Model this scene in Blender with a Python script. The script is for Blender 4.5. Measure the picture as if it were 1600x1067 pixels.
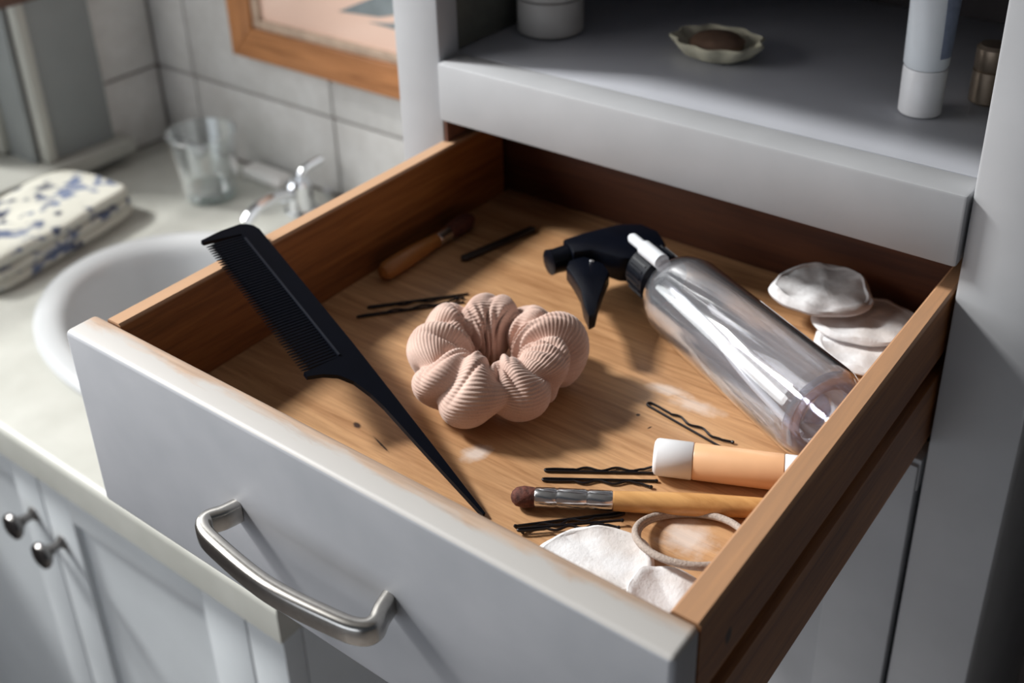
import bpy, bmesh, math, random
import numpy as np
from mathutils import Vector, Matrix, noise as mnoise
random.seed(7)
PI = math.pi
S = bpy.context.scene
for o in list(bpy.data.objects): bpy.data.objects.remove(o)
COL = S.collection

# ------------------------------------------------------------------ camera
cam_d = bpy.data.cameras.new('camera'); cam = bpy.data.objects.new('camera', cam_d); COL.objects.link(cam)
cam_d.sensor_width = 36; cam_d.lens = 40.01
cam_d.shift_x = -0.0056; cam_d.shift_y = -0.1346
cam_d.clip_start = 0.02; cam_d.clip_end = 60
R_, U_, F_ = (0.80048, 0.598879, -0.024007), (-0.258708, 0.381374, 0.887482), (-0.540649, 0.704201, -0.460217)
cam.matrix_world = Matrix(((R_[0], U_[0], -F_[0], 0.447805), (R_[1], U_[1], -F_[1], -0.515735), (R_[2], U_[2], -F_[2], 0.30848), (0, 0, 0, 1)))
cam_d.dof.use_dof = True; cam_d.dof.focus_distance = 0.515; cam_d.dof.aperture_fstop = 7.5
S.camera = cam
# ------------------------------------------------------------------ world, lights, exposure
W = bpy.data.worlds.new('sky'); S.world = W; W.use_nodes = True
bg = W.node_tree.nodes['Background']; bg.inputs[0].default_value = (0.78, 0.88, 1.0, 1); bg.inputs[1].default_value = 0.055
def area(name, loc, target, size, power, col):
    l = bpy.data.lights.new(name, 'AREA'); l.shape = 'RECTANGLE'; l.size = size[0]; l.size_y = size[1]; l.energy = power; l.color = col
    o = bpy.data.objects.new(name, l); COL.objects.link(o); o.location = loc
    o.rotation_euler = (Vector(target) - Vector(loc)).to_track_quat('-Z', 'Y').to_euler(); return o
area('window_daylight', (-0.790, -0.60, 0.38), (0.10, -0.30, -0.05), (1.05, 0.50), 9.5, (1.0, 0.985, 0.97))
area('added_front_fill', (0.0, -2.15, -0.25), (0.0, 0.0, -0.10), (1.5, 1.0), 8, (0.86, 0.92, 1.0))  # added fill lamp behind the camera; no door stands there
area('sky_through_window', (-3.00, -0.98, 2.68), (0.15, -0.1, -0.02), (0.62, 0.55), 320, (1.0, 0.96, 0.92))
S.view_settings.view_transform = 'Standard'; S.view_settings.look = 'None'; S.view_settings.gamma = 1
S.view_settings.use_curve_mapping = False; S.view_settings.exposure = 0.0

# ------------------------------------------------------------------ materials
def mat(name):
    m = bpy.data.materials.new(name); m.use_nodes = True
    n = m.node_tree; b = n.nodes['Principled BSDF']; return m, n, b
def nd(n, t, **k):
    x = n.nodes.new(t)
    for a, v in k.items():
        if a.startswith('i_'): x.inputs[a[2:].replace('_', ' ')].default_value = v
        else: setattr(x, a, v)
    return x
def c4(c): return (c[0], c[1], c[2], 1)
def coords(n, scale=(1, 1, 1), rot=(0, 0, 0), world=False):
    if world:
        g = n.nodes.new('ShaderNodeNewGeometry'); src = g.outputs['Position']
    else:
        g = n.nodes.new('ShaderNodeTexCoord'); src = g.outputs['Object']
    mp = nd(n, 'ShaderNodeMapping'); mp.inputs['Scale'].default_value = scale; mp.inputs['Rotation'].default_value = rot
    n.links.new(src, mp.inputs[0]); return mp.outputs[0]
def ramp(n, fac, stops):
    r = n.nodes.new('ShaderNodeValToRGB'); e = r.color_ramp.elements
    while len(e) < len(stops): e.new(0.5)
    for k, (p, c) in enumerate(stops): e[k].position = p; e[k].color = c4(c) if len(c) == 3 else c
    n.links.new(fac, r.inputs[0]); return r.outputs[0]
def mix(n, fac, a, b, mode='MIX'):
    m = n.nodes.new('ShaderNodeMix'); m.data_type = 'RGBA'; m.blend_type = mode
    for s, v in ((m.inputs[0], fac), (m.inputs[6], a), (m.inputs[7], b)):
        if isinstance(v, (int, float)): s.default_value = v
        elif isinstance(v, tuple): s.default_value = c4(v)
        else: n.links.new(v, s)
    return m.outputs[2]
def bump(n, b, h, strength=0.3, dist=0.001):
    bp = nd(n, 'ShaderNodeBump'); bp.inputs['Strength'].default_value = strength; bp.inputs['Distance'].default_value = dist
    n.links.new(h, bp.inputs['Height']); n.links.new(bp.outputs[0], b.inputs['Normal'])
def noise(n, vec, scale, detail=3, rough=0.5, dist=0.0):
    x = nd(n, 'ShaderNodeTexNoise'); x.inputs['Scale'].default_value = scale; x.inputs['Detail'].default_value = detail
    x.inputs['Roughness'].default_value = rough; x.inputs['Distortion'].default_value = dist
    n.links.new(vec, x.inputs['Vector']); return x.outputs['Fac']
def plain(name, col, rough=0.5, metal=0.0, var=0.05, scale=60, bmp=0.0, **kw):
    m, n, b = mat(name)
    f = noise(n, coords(n), scale, 4)
    d = tuple(max(0, c * (1 - var * 2)) for c in col); l = tuple(min(1, c * (1 + var)) for c in col)
    n.links.new(ramp(n, f, [(0.3, d), (0.7, l)]), b.inputs['Base Color'])
    b.inputs['Roughness'].default_value = rough; b.inputs['Metallic'].default_value = metal
    if bmp: bump(n, b, f, bmp)
    for k, v in kw.items(): b.inputs[k.replace('_', ' ')].default_value = v
    return m
def wood(name, dark, light, axis='x', rough=0.5, fine=260, world=True, stains=None, contrast=1.0):
    """axis = direction of the grain"""
    m, n, b = mat(name)
    sc = {'x': (0.06, 1, 1), 'y': (1, 0.06, 1), 'z': (1, 1, 0.06)}[axis]
    v = coords(n, sc, world=world)
    f1 = noise(n, v, fine, 5, 0.65, 0.6); f2 = noise(n, v, fine * 0.16, 4, 0.5, 1.2)
    sc2 = {'x': (0.25, 1, 1), 'y': (1, 0.25, 1), 'z': (1, 1, 0.25)}[axis]
    f3 = noise(n, coords(n, sc2, world=world), 26, 3, 0.5, 0.5)
    md = tuple((a + c) / 2 for a, c in zip(dark, light))
    c1 = ramp(n, f2, [(0.36, dark), (0.5, md), (0.64, light)])
    c2 = ramp(n, f1, [(0.35, tuple(x * 0.72 for x in dark)), (0.6, tuple(min(1, x * 1.02) for x in light))])
    c = mix(n, 0.42 * contrast, c1, c2)
    c = mix(n, 0.35, c, ramp(n, f3, [(0.35, (0.62, 0.6, 0.58)), (0.65, (1, 1, 1))]), 'MULTIPLY')
    rr = None
    if stains: c = stains(n, c)
    n.links.new(c, b.inputs['Base Color']); b.inputs['Roughness'].default_value = rough
    bump(n, b, f1, 0.25, 0.0004)
    return m
def blob(n, centre, radii, rot=0.0, edge=(0.75, 1.1), nz=0.5, ns=140):
    """soft irregular spot in world coordinates, 1 inside"""
    g = n.nodes.new('ShaderNodeNewGeometry')
    s = nd(n, 'ShaderNodeVectorMath', operation='SUBTRACT'); s.inputs[1].default_value = centre
    n.links.new(g.outputs['Position'], s.inputs[0])
    vr = nd(n, 'ShaderNodeVectorRotate'); vr.inputs['Angle'].default_value = rot; n.links.new(s.outputs[0], vr.inputs['Vector'])
    dv = nd(n, 'ShaderNodeVectorMath', operation='DIVIDE'); dv.inputs[1].default_value = radii; n.links.new(vr.outputs[0], dv.inputs[0])
    ln = nd(n, 'ShaderNodeVectorMath', operation='LENGTH'); n.links.new(dv.outputs[0], ln.inputs[0])
    f = noise(n, g.outputs['Position'], ns, 4, 0.6)
    ad = nd(n, 'ShaderNodeMath', operation='MULTIPLY_ADD'); ad.inputs[1].default_value = nz * 2; n.links.new(f, ad.inputs[0]); n.links.new(ln.outputs['Value'], ad.inputs[2])
    mr = nd(n, 'ShaderNodeMapRange'); mr.inputs['From Min'].default_value = edge[0] + nz; mr.inputs['From Max'].default_value = edge[1] + nz
    mr.inputs['To Min'].default_value = 1; mr.inputs['To Max'].default_value = 0; n.links.new(ad.outputs[0], mr.inputs['Value'])
    return mr.outputs[0]

FZ = -0.056
def floor_stains(n, c):
    for ctr, rad, rot, k in (((0.162, -0.182, FZ), (0.006, 0.009, 0.02), 0.5, 0.55), ((0.213, -0.084, FZ), (0.012, 0.005, 0.02), -0.2, 0.5),
                             ((0.232, -0.088, FZ), (0.016, 0.006, 0.02), -0.1, 0.45), ((0.273, -0.172, FZ), (0.014, 0.012, 0.02), 0.3, 0.6)):
        f = blob(n, ctr, rad, rot, (0.35, 1.1), 0.6)
        m_ = nd(n, 'ShaderNodeMath', operation='MULTIPLY'); m_.inputs[1].default_value = k; n.links.new(f, m_.inputs[0])
        c = mix(n, m_.outputs[0], c, (0.86, 0.80, 0.76))
    for ctr, rad in (((0.0985, -0.2, FZ), (0.0032, 0.0018, 0.02)), ((0.2108, -0.111, FZ), (0.0012, 0.0012, 0.02)), ((0.2209, -0.1164, FZ), (0.0005, 0.0016, 0.02)),
                     ((0.119, -0.204, FZ), (0.008, 0.0006, 0.02)),):
        c = mix(n, blob(n, ctr, rad, 0.3, (0.6, 1.1), 0.2, 900), c, (0.045, 0.02, 0.012))
    return c
M = {}
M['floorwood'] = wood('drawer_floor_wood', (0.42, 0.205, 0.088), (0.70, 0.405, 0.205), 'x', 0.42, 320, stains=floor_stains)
def side_edge_light_knot(n, c):
    g = n.nodes.new('ShaderNodeNewGeometry'); sp = n.nodes.new('ShaderNodeSeparateXYZ'); n.links.new(g.outputs['Position'], sp.inputs[0])
    mz = nd(n, 'ShaderNodeMapRange'); mz.inputs['From Min'].default_value = -0.0022; mz.inputs['From Max'].default_value = -0.0006; n.links.new(sp.outputs['Z'], mz.inputs['Value'])
    mx = nd(n, 'ShaderNodeMapRange'); mx.inputs['From Max'].default_value = 0.3; mx.inputs['To Min'].default_value = 0.75; mx.inputs['To Max'].default_value = 0.45; n.links.new(sp.outputs['X'], mx.inputs['Value'])
    w_ = mix(n, mx.outputs[0], c, (0.70, 0.44, 0.27)); c = mix(n, mz.outputs[0], c, w_)       # top edges painted paler for the light they catch, most at left
    c = mix(n, blob(n, (0.329, -0.236, -0.026), (0.01, 0.0035, 0.0055), 0.0, (0.6, 1.0), 0.15), c, (0.03, 0.012, 0.006))
    return c
M['sidewood'] = wood('drawer_side_wood', (0.145, 0.042, 0.010), (0.35, 0.138, 0.038), 'y', 0.5, 260, stains=side_edge_light_knot)
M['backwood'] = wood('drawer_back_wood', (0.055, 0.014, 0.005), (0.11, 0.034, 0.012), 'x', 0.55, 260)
M['framewood_x'] = wood('mirror_frame_wood_x', (0.27, 0.10, 0.032), (0.50, 0.22, 0.085), 'x', 0.4, 200)
M['framewood_z'] = wood('mirror_frame_wood_z', (0.27, 0.10, 0.032), (0.50, 0.22, 0.085), 'z', 0.4, 200)
M['framelip'] = plain('mirror_frame_lip', (0.48, 0.36, 0.27), 0.4, var=0.1)
M['valance'] = plain('dark_valance', (0.10, 0.05, 0.035), 0.5)
M['paint'] = plain('cabinet_paint', (0.44, 0.445, 0.46), 0.42, var=0.035, scale=22, bmp=0.04)
M['paint_shelf'] = plain('shelf_paint', (0.45, 0.46, 0.50), 0.36, var=0.03, scale=22)
M['paint_vanity'] = plain('vanity_paint', (0.60, 0.63, 0.65), 0.45, var=0.03, scale=15)
M['interior'] = plain('shade_dark_interior', (0.035, 0.028, 0.03), 0.7, var=0.1)  # near-black in place of the shade inside a white cabinet
M['inner_side'] = plain('shade_dark_inner_side', (0.13, 0.13, 0.11), 0.6, var=0.1)  # lining darkened by colour to stand for the shade inside
M['redwood'] = wood('raw_edge_wood', (0.16, 0.07, 0.05), (0.28, 0.14, 0.10), 'z', 0.6, 260)
# front panel: off-white paint, rubbed to bare wood along the inner half of its top edge
def front_mat():
    m, n, b = mat('worn_front_paint')
    g = n.nodes.new('ShaderNodeNewGeometry'); sp = n.nodes.new('ShaderNodeSeparateXYZ'); n.links.new(g.outputs['Position'], sp.inputs[0])
    f = noise(n, coords(n, (0.25, 1, 1), world=True), 95, 5, 0.6, 0.4)
    f2 = noise(n, coords(n, (0.06, 1, 1), world=True), 300, 4, 0.6)
    base = ramp(n, noise(n, coords(n, world=True), 20, 4), [(0.3, (0.38, 0.39, 0.415)), (0.7, (0.45, 0.455, 0.48))])
    # distance from the worn back edge
    my = nd(n, 'ShaderNodeMapRange'); my.inputs['From Min'].default_value = -0.2748; my.inputs['From Max'].default_value = -0.2592
    my.inputs['To Min'].default_value = -0.42; my.inputs['To Max'].default_value = 0.62; n.links.new(sp.outputs['Y'], my.inputs['Value'])
    ad = nd(n, 'ShaderNodeMath', operation='MULTIPLY_ADD'); ad.inputs[1].default_value = 1.3; n.links.new(f, ad.inputs[0]); n.links.new(my.outputs[0], ad.inputs[2])
    mr = nd(n, 'ShaderNodeMapRange'); mr.inputs['From Min'].default_value = 0.62; mr.inputs['From Max'].default_value = 0.95; n.links.new(ad.outputs[0], mr.inputs['Value'])
    mz = nd(n, 'ShaderNodeMath', operation='GREATER_THAN'); mz.inputs[1].default_value = -0.0012; n.links.new(sp.outputs['Z'], mz.inputs[0])
    mu = nd(n, 'ShaderNodeMath', operation='MULTIPLY'); n.links.new(mr.outputs[0], mu.inputs[0]); n.links.new(mz.outputs[0], mu.inputs[1])
    m8 = nd(n, 'ShaderNodeMath', operation='MULTIPLY'); m8.inputs[1].default_value = 0.8; n.links.new(mu.outputs[0], m8.inputs[0])
    wd = ramp(n, f2, [(0.35, (0.40, 0.25, 0.16)), (0.65, (0.60, 0.41, 0.28))])
    top = mix(n, mz.outputs[0], base, (0.54, 0.52, 0.50))
    n.links.new(mix(n, m8.outputs[0], top, wd), b.inputs['Base Color']); b.inputs['Roughness'].default_value = 0.5
    bump(n, b, f, 0.12, 0.0008); return m
M['front'] = front_mat()
M['steel'] = plain('brushed_steel', (0.52, 0.50, 0.47), 0.26, 1.0, var=0.05, scale=300)
M['pewter'] = plain('dark_pewter', (0.20, 0.19, 0.185), 0.3, 1.0, var=0.08)
M['chrome'] = plain('chrome', (0.82, 0.84, 0.88), 0.08, 1.0, var=0.01)
M['black'] = plain('black_plastic', (0.003, 0.004, 0.008), 0.35, var=0.1, Specular_IOR_Level=0.15)
M['comb'] = plain('black_comb_plastic', (0.002, 0.003, 0.007), 0.5, var=0.1, Specular_IOR_Level=0.09)
M['pin'] = plain('bobby_pin_enamel', (0.012, 0.010, 0.013), 0.35, 0.3, var=0.1)
M['whiteplastic'] = plain('white_plastic', (0.80, 0.80, 0.82), 0.35, var=0.02)
M['clearwhite'] = plain('translucent_white_tube', (0.70, 0.72, 0.76), 0.2, var=0.03)
M['peach'] = plain('peach_tube_plastic', (0.80, 0.46, 0.25), 0.38, var=0.03)
M['ferrule'] = plain('ferrule_metal', (0.72, 0.72, 0.74), 0.2, 1.0, var=0.03)
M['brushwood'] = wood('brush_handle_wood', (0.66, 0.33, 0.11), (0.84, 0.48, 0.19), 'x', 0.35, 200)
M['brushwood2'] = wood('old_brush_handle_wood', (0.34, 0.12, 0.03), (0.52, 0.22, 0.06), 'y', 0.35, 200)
M['bristle'] = plain('brown_bristle', (0.12, 0.034, 0.022), 0.8, var=0.3, scale=500, bmp=0.6)
M['darkstrip'] = plain('dark_strip', (0.02, 0.012, 0.01), 0.6)
M['tap_dark'] = plain('dark_gap', (0.02, 0.02, 0.025), 0.5)
M['ceramic'] = plain('sink_ceramic', (0.50, 0.51, 0.52), 0.22, var=0.02, scale=10)
M['soap'] = plain('white_soap', (0.85, 0.82, 0.80), 0.45, var=0.02)
M['jar'] = plain('jar_plastic', (0.52, 0.49, 0.46), 0.5, var=0.05)
M['shell'] = plain('cream_dish', (0.58, 0.55, 0.42), 0.5, var=0.1, scale=90)
M['brownsoap'] = plain('brown_soap', (0.20, 0.12, 0.08), 0.5, var=0.2)
M['tube_white'] = plain('white_tube', (0.72, 0.76, 0.80), 0.35, var=0.02)
M['tube_blue'] = plain('blue_grey_print', (0.22, 0.26, 0.36), 0.4, var=0.1, scale=200)
M['bronze'] = plain('bronze_can', (0.42, 0.33, 0.25), 0.35, 0.8, var=0.1)
M['grout'] = plain('grout', (0.24, 0.20, 0.19), 0.9, var=0.1)
M['plaster'] = plain('room_plaster', (0.62, 0.60, 0.57), 0.9, var=0.03)
M['sill'] = plain('window_paint', (0.42, 0.42, 0.385), 0.45, var=0.03, scale=20)
M['casing'] = plain('shaded_casing_paint', (0.24, 0.255, 0.255), 0.5, var=0.03, scale=20)  # the casing's shadow tone is put into this darker grey
M['floor'] = plain('bathroom_floor', (0.30, 0.27, 0.25), 0.6, var=0.08, scale=4)
M['outwall'] = plain('peach_render', (0.80, 0.58, 0.47), 0.9, var=0.03, scale=3)
M['outgrey'] = plain('grey_awning', (0.22, 0.25, 0.27), 0.8, var=0.1, scale=10)
M['elastic'] = plain('taupe_elastic', (0.42, 0.34, 0.29), 0.75, var=0.12, scale=900, bmp=0.5)
def tile_mat():
    m, n, b = mat('glazed_tile')
    f = noise(n, coords(n, world=True), 14, 4, 0.6); f2 = noise(n, coords(n, world=True), 70, 3)
    c = ramp(n, f, [(0.3, (0.50, 0.485, 0.465)), (0.7, (0.62, 0.61, 0.595))])
    c = mix(n, 0.12, c, ramp(n, f2, [(0.4, (0.6, 0.58, 0.56)), (0.6, (1, 1, 1))]), 'MULTIPLY')
    n.links.new(c, b.inputs['Base Color']); b.inputs['Roughness'].default_value = 0.38; bump(n, b, f, 0.05, 0.002); return m
M['tile'] = tile_mat()
def counter_mat():
    m, n, b = mat('laminate_worktop')
    f = noise(n, coords(n, world=True), 30, 4); f2 = noise(n, coords(n, world=True), 900, 2)
    c = ramp(n, f, [(0.3, (0.44, 0.44, 0.40)), (0.7, (0.50, 0.50, 0.46))])
    c = mix(n, 0.1, c, ramp(n, f2, [(0.45, (0.7, 0.7, 0.7)), (0.55, (1, 1, 1))]), 'MULTIPLY')
    n.links.new(c, b.inputs['Base Color']); b.inputs['Roughness'].default_value = 0.4; return m
M['counter'] = counter_mat()
def scr_mat():
    m, n, b = mat('ribbed_scrunchie_cloth')
    f = noise(n, coords(n), 1500, 3); f2 = noise(n, coords(n), 60, 3)
    c = ramp(n, f2, [(0.3, (0.60, 0.41, 0.345)), (0.7, (0.72, 0.53, 0.455))])
    c = mix(n, 0.3, c, ramp(n, f, [(0.35, (0.6, 0.55, 0.5)), (0.65, (1, 1, 1))]), 'MULTIPLY')
    n.links.new(c, b.inputs['Base Color']); b.inputs['Roughness'].default_value = 0.85
    b.inputs['Sheen Weight'].default_value = 0.35; b.inputs['Sheen Roughness'].default_value = 0.4; b.inputs['Specular IOR Level'].default_value = 0.15
    bump(n, b, f, 0.3, 0.0004); return m
M['scrunchie'] = scr_mat()
def pad_mat(name, stain=(0.60, 0.50, 0.45), amt=0.5):
    m, n, b = mat(name)
    f = noise(n, coords(n), 420, 5, 0.7); f2 = noise(n, coords(n), 55, 3, 0.5)
    c = ramp(n, f2, [(0.42, (0.86, 0.85, 0.86)), (0.62, tuple(0.85 * (1 - amt) + s * amt for s in stain))])
    n.links.new(c, b.inputs['Base Color']); b.inputs['Roughness'].default_value = 0.95
    b.inputs['Subsurface Weight'].default_value = 0.15; b.inputs['Subsurface Radius'].default_value = (0.002, 0.002, 0.002)
    bump(n, b, f, 0.5, 0.0008); return m
M['pad'] = pad_mat('white_cotton'); M['pad_used'] = pad_mat('used_cotton', (0.40, 0.36, 0.36), 0.75)
def towel_mat():
    m, n, b = mat('printed_towel_cloth')
    v = coords(n); wv = noise(n, v, 18, 3)
    # leafy dark strokes: stretched voronoi distance bands broken up with noise
    vo = nd(n, 'ShaderNodeTexVoronoi', feature='DISTANCE_TO_EDGE'); vo.inputs['Scale'].default_value = 26; vo.inputs['Randomness'].default_value = 1
    dv = nd(n, 'ShaderNodeVectorMath', operation='MULTIPLY_ADD')
    nc = nd(n, 'ShaderNodeTexNoise'); nc.inputs['Scale'].default_value = 30; n.links.new(v, nc.inputs['Vector'])
    dv.inputs[1].default_value = (0.05, 0.05, 0.05); n.links.new(nc.outputs['Color'], dv.inputs[0]); n.links.new(coords(n, (1, 0.5, 1), (0.3, 0.2, 0.6)), dv.inputs[2]); n.links.new(dv.outputs[0], vo.inputs['Vector'])
    line = ramp(n, vo.outputs['Distance'], [(0.08, (1, 1, 1)), (0.17, (0, 0, 0))])
    gate = ramp(n, noise(n, v, 48, 2, 0.5), [(0.47, (0, 0, 0)), (0.55, (1, 1, 1))])
    f = mix(n, 1.0, line, gate, 'MULTIPLY')
    col2 = ramp(n, wv, [(0.4, (0.03, 0.035, 0.06)), (0.6, (0.12, 0.15, 0.24))])
    c = mix(n, f, (0.52, 0.51, 0.45), col2)
    n.links.new(c, b.inputs['Base Color']); b.inputs['Roughness'].default_value = 0.95
    bump(n, b, noise(n, v, 900, 3), 0.4, 0.0006); return m
M['towel'] = towel_mat()
def thin_glass(name, tint, gloss=1.0, rough=0.03, body=0.0, ior=1.5):
    """thin clear wall: transmits straight through, reflects by Fresnel, faintly milky"""
    m, n, b = mat(name); n.nodes.remove(b); out = n.nodes['Material Output']
    t = nd(n, 'ShaderNodeBsdfTransparent'); t.inputs[0].default_value = c4(tint)
    g = nd(n, 'ShaderNodeBsdfGlossy'); g.inputs['Roughness'].default_value = rough; g.inputs[0].default_value = (1, 1, 1, 1)
    lw = nd(n, 'ShaderNodeLayerWeight'); lw.inputs['Blend'].default_value = 0.5
    f0 = ((ior - 1) / (ior + 1)) ** 2
    pw = nd(n, 'ShaderNodeMath', operation='POWER'); pw.inputs[1].default_value = 4.0; n.links.new(lw.outputs['Facing'], pw.inputs[0])
    fr = nd(n, 'ShaderNodeMath', operation='MULTIPLY_ADD'); fr.inputs[1].default_value = 1 - f0; fr.inputs[2].default_value = f0; n.links.new(pw.outputs[0], fr.inputs[0])
    mu = nd(n, 'ShaderNodeMath', operation='MULTIPLY', use_clamp=True); mu.inputs[1].default_value = gloss; n.links.new(fr.outputs[0], mu.inputs[0])
    d = nd(n, 'ShaderNodeBsdfDiffuse'); d.inputs[0].default_value = (0.85, 0.88, 0.95, 1)
    m0 = nd(n, 'ShaderNodeMixShader'); m0.inputs[0].default_value = body; n.links.new(t.outputs[0], m0.inputs[1]); n.links.new(d.outputs[0], m0.inputs[2])
    m1 = nd(n, 'ShaderNodeMixShader'); n.links.new(mu.outputs[0], m1.inputs[0]); n.links.new(m0.outputs[0], m1.inputs[1]); n.links.new(g.outputs[0], m1.inputs[2])
    n.links.new(m1.outputs[0], out.inputs['Surface']); return m
M['bottle'] = thin_glass('clear_bottle_plastic', (0.965, 0.965, 0.98), 2.2, 0.07, 0.07)
M['bottle_base'] = thin_glass('thick_bottle_base', (0.80, 0.83, 0.92), 2.6, 0.10, 0.22)
M['glass'] = thin_glass('tumbler_glass', (0.95, 0.97, 0.97), 3.0, 0.02, 0.02)
M['glass_base'] = thin_glass('tumbler_thick_base', (0.74, 0.84, 0.82), 2.0, 0.05, 0.10)
M['pane'] = thin_glass('window_pane', (0.93, 0.95, 0.96), 1.0, 0.01, 0.0)
m_, n_, b_ = mat('mirror_glass'); b_.inputs['Metallic'].default_value = 1; b_.inputs['Roughness'].default_value = 0.02; b_.inputs['Base Color'].default_value = (0.9, 0.9, 0.9, 1); M['mirror'] = m_
M['print'] = plain('peach_reflection_paint', (0.80, 0.56, 0.45), 0.12, var=0.02, scale=6)  # peach reflection of the mirror, painted as a base colour
M['reflection_grey'] = plain('grey_reflection_paint', (0.22, 0.25, 0.26), 0.12, var=0.08, scale=60)  # grey streak of the mirror reflection, painted

# ------------------------------------------------------------------ helpers
def V(*a): return Vector(a)
class Thing:
    def __init__(s, name, label=None, cat=None, loc=(0, 0, 0), group=None, kind=None):
        s.o = bpy.data.objects.new(name, None); COL.objects.link(s.o); s.o.location = loc; s.loc = Vector(loc)
        s.o.empty_display_size = 0.02
        tag(s.o, label, cat, group, kind)
    def part(s, name, bm, m, label=None, smooth=True, parent=None, kind=None):
        o = link(name, bm, m, s.loc, smooth); o.parent = parent or s.o
        if parent is None: o.location = (0, 0, 0)
        if label: o['label'] = label
        if kind: o['kind'] = kind
        return o
def tag(o, label=None, cat=None, group=None, kind=None):
    for k, v in (('label', label), ('category', cat), ('group', group), ('kind', kind)):
        if v: o[k] = v
    return o
def link(name, bm, m, origin=(0, 0, 0), smooth=True):
    me = bpy.data.meshes.new(name)
    if origin is not None:
        bmesh.ops.translate(bm, verts=bm.verts, vec=-Vector(origin))
    bm.to_mesh(me); bm.free()
    if isinstance(m, (list, tuple)):
        for x in m: me.materials.append(x)
    else: me.materials.append(m)
    if smooth:
        for p in me.polygons: p.use_smooth = True
        try: me.set_sharp_from_angle(angle=math.radians(40))
        except Exception: pass
    o = bpy.data.objects.new(name, me); COL.objects.link(o); return o
def single(name, bm, m, label, cat, loc=(0, 0, 0), group=None, kind=None, smooth=True):
    o = link(name, bm, m, loc, smooth); o.location = loc; return tag(o, label, cat, group, kind)
def struct(name, bm, m, smooth=True, label=None):
    o = link(name, bm, m, (0, 0, 0), smooth); o['kind'] = 'structure'
    if label: o['label'] = label
    return o
def bx(bm, x0, x1, y0, y1, z0, z1, bev=0.0, seg=2):
    t = bmesh.new(); bmesh.ops.create_cube(t, size=1)
    bmesh.ops.scale(t, verts=t.verts, vec=(x1 - x0, y1 - y0, z1 - z0)); bmesh.ops.translate(t, verts=t.verts, vec=((x0 + x1) / 2, (y0 + y1) / 2, (z0 + z1) / 2))
    if bev: bmesh.ops.bevel(t, geom=t.edges[:], offset=bev, segments=seg, profile=0.5, affect='EDGES')
    add(bm, t); return bm
def add(bm, t, mi=0):
    me = bpy.data.meshes.new('tmp'); t.to_mesh(me); t.free(); k = len(bm.faces); bm.from_mesh(me); bpy.data.meshes.remove(me)
    if mi:
        bm.faces.ensure_lookup_table()
        for f in bm.faces[k:]: f.material_index = mi
def B(*a, **k): return bx(bmesh.new(), *a, **k)
def grid(bm, rings, closed_u=True, cap0=False, cap1=False, closed_v=False):
    """rings: list of lists of points; joins consecutive rings"""
    vs = [[bm.verts.new(p) for p in r] for r in rings]; n = len(vs[0])
    R = range(len(vs)) if closed_v else range(len(vs) - 1)
    for i in R:
        a, b = vs[i], vs[(i + 1) % len(vs)]
        for j in range(n if closed_u else n - 1):
            k = (j + 1) % n
            try: bm.faces.new((a[j], a[k], b[k], b[j]))
            except ValueError: pass
    if cap0: bm.faces.new(vs[0][::-1])
    if cap1: bm.faces.new(vs[-1])
    bmesh.ops.recalc_face_normals(bm, faces=bm.faces[:])
    return bm
def frame(d):
    d = Vector(d).normalized(); u = d.orthogonal().normalized(); return d, u, d.cross(u)
def lathe(prof, base, axis=(0, 0, 1), n=48, cap0=True, cap1=True, bm=None):
    """prof: (distance along axis, radius)"""
    bm = bm or bmesh.new(); d, u, w = frame(axis); b = Vector(base)
    rings = [[b + d * t + (u * math.cos(2 * PI * k / n) + w * math.sin(2 * PI * k / n)) * max(r, 1e-5) for k in range(n)] for t, r in prof]
    t_ = bmesh.new(); grid(t_, rings, True, cap0, cap1); add(bm, t_); return bm
def tube(pts, r, n=10, bm=None, closed=False, flat=1.0, up=None):
    bm = bm or bmesh.new(); P = [Vector(p) for p in pts]; m = len(P); rings = []
    upv = Vector(up) if up else None; prev = None
    for i in range(m):
        if closed: t = (P[(i + 1) % m] - P[i - 1]).normalized()
        else: t = (P[min(i + 1, m - 1)] - P[max(i - 1, 0)]).normalized()
        if upv is not None: u = t.cross(upv).normalized()
        elif prev is None: u = t.orthogonal().normalized()
        else: u = (prev - t * prev.dot(t)).normalized()
        prev = u; w = t.cross(u); rr = r[i] if isinstance(r, (list, tuple)) else r
        rings.append([P[i] + (u * math.cos(2 * PI * k / n) + w * math.sin(2 * PI * k / n) * flat) * rr for k in range(n)])
    t_ = bmesh.new(); grid(t_, rings, True, not closed, not closed, closed); add(bm, t_); return bm
def prism(pts2, plane, t0, t1, bev=0.0, bm=None):
    """pts2 polygon; plane = (origin, u, v, n)"""
    bm = bm or bmesh.new(); o, u, v, n = [Vector(x) for x in plane]; t = bmesh.new()
    a = [t.verts.new(o + u * p[0] + v * p[1] + n * t0) for p in pts2]; b = [t.verts.new(o + u * p[0] + v * p[1] + n * t1) for p in pts2]
    t.faces.new(a[::-1]); t.faces.new(b); k = len(a)
    for i in range(k): t.faces.new((a[i], a[(i + 1) % k], b[(i + 1) % k], b[i]))
    bmesh.ops.recalc_face_normals(t, faces=t.faces[:])
    if bev:
        ed = [e for e in t.edges if len(e.link_faces) == 2 and any(len(f.verts) == k and k != 4 or f.calc_area() > 0 and abs(f.normal.dot(n)) > 0.9 for f in e.link_faces)]
        bmesh.ops.bevel(t, geom=ed, offset=bev, segments=2, profile=0.5, affect='EDGES')
    add(bm, t); return bm
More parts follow.
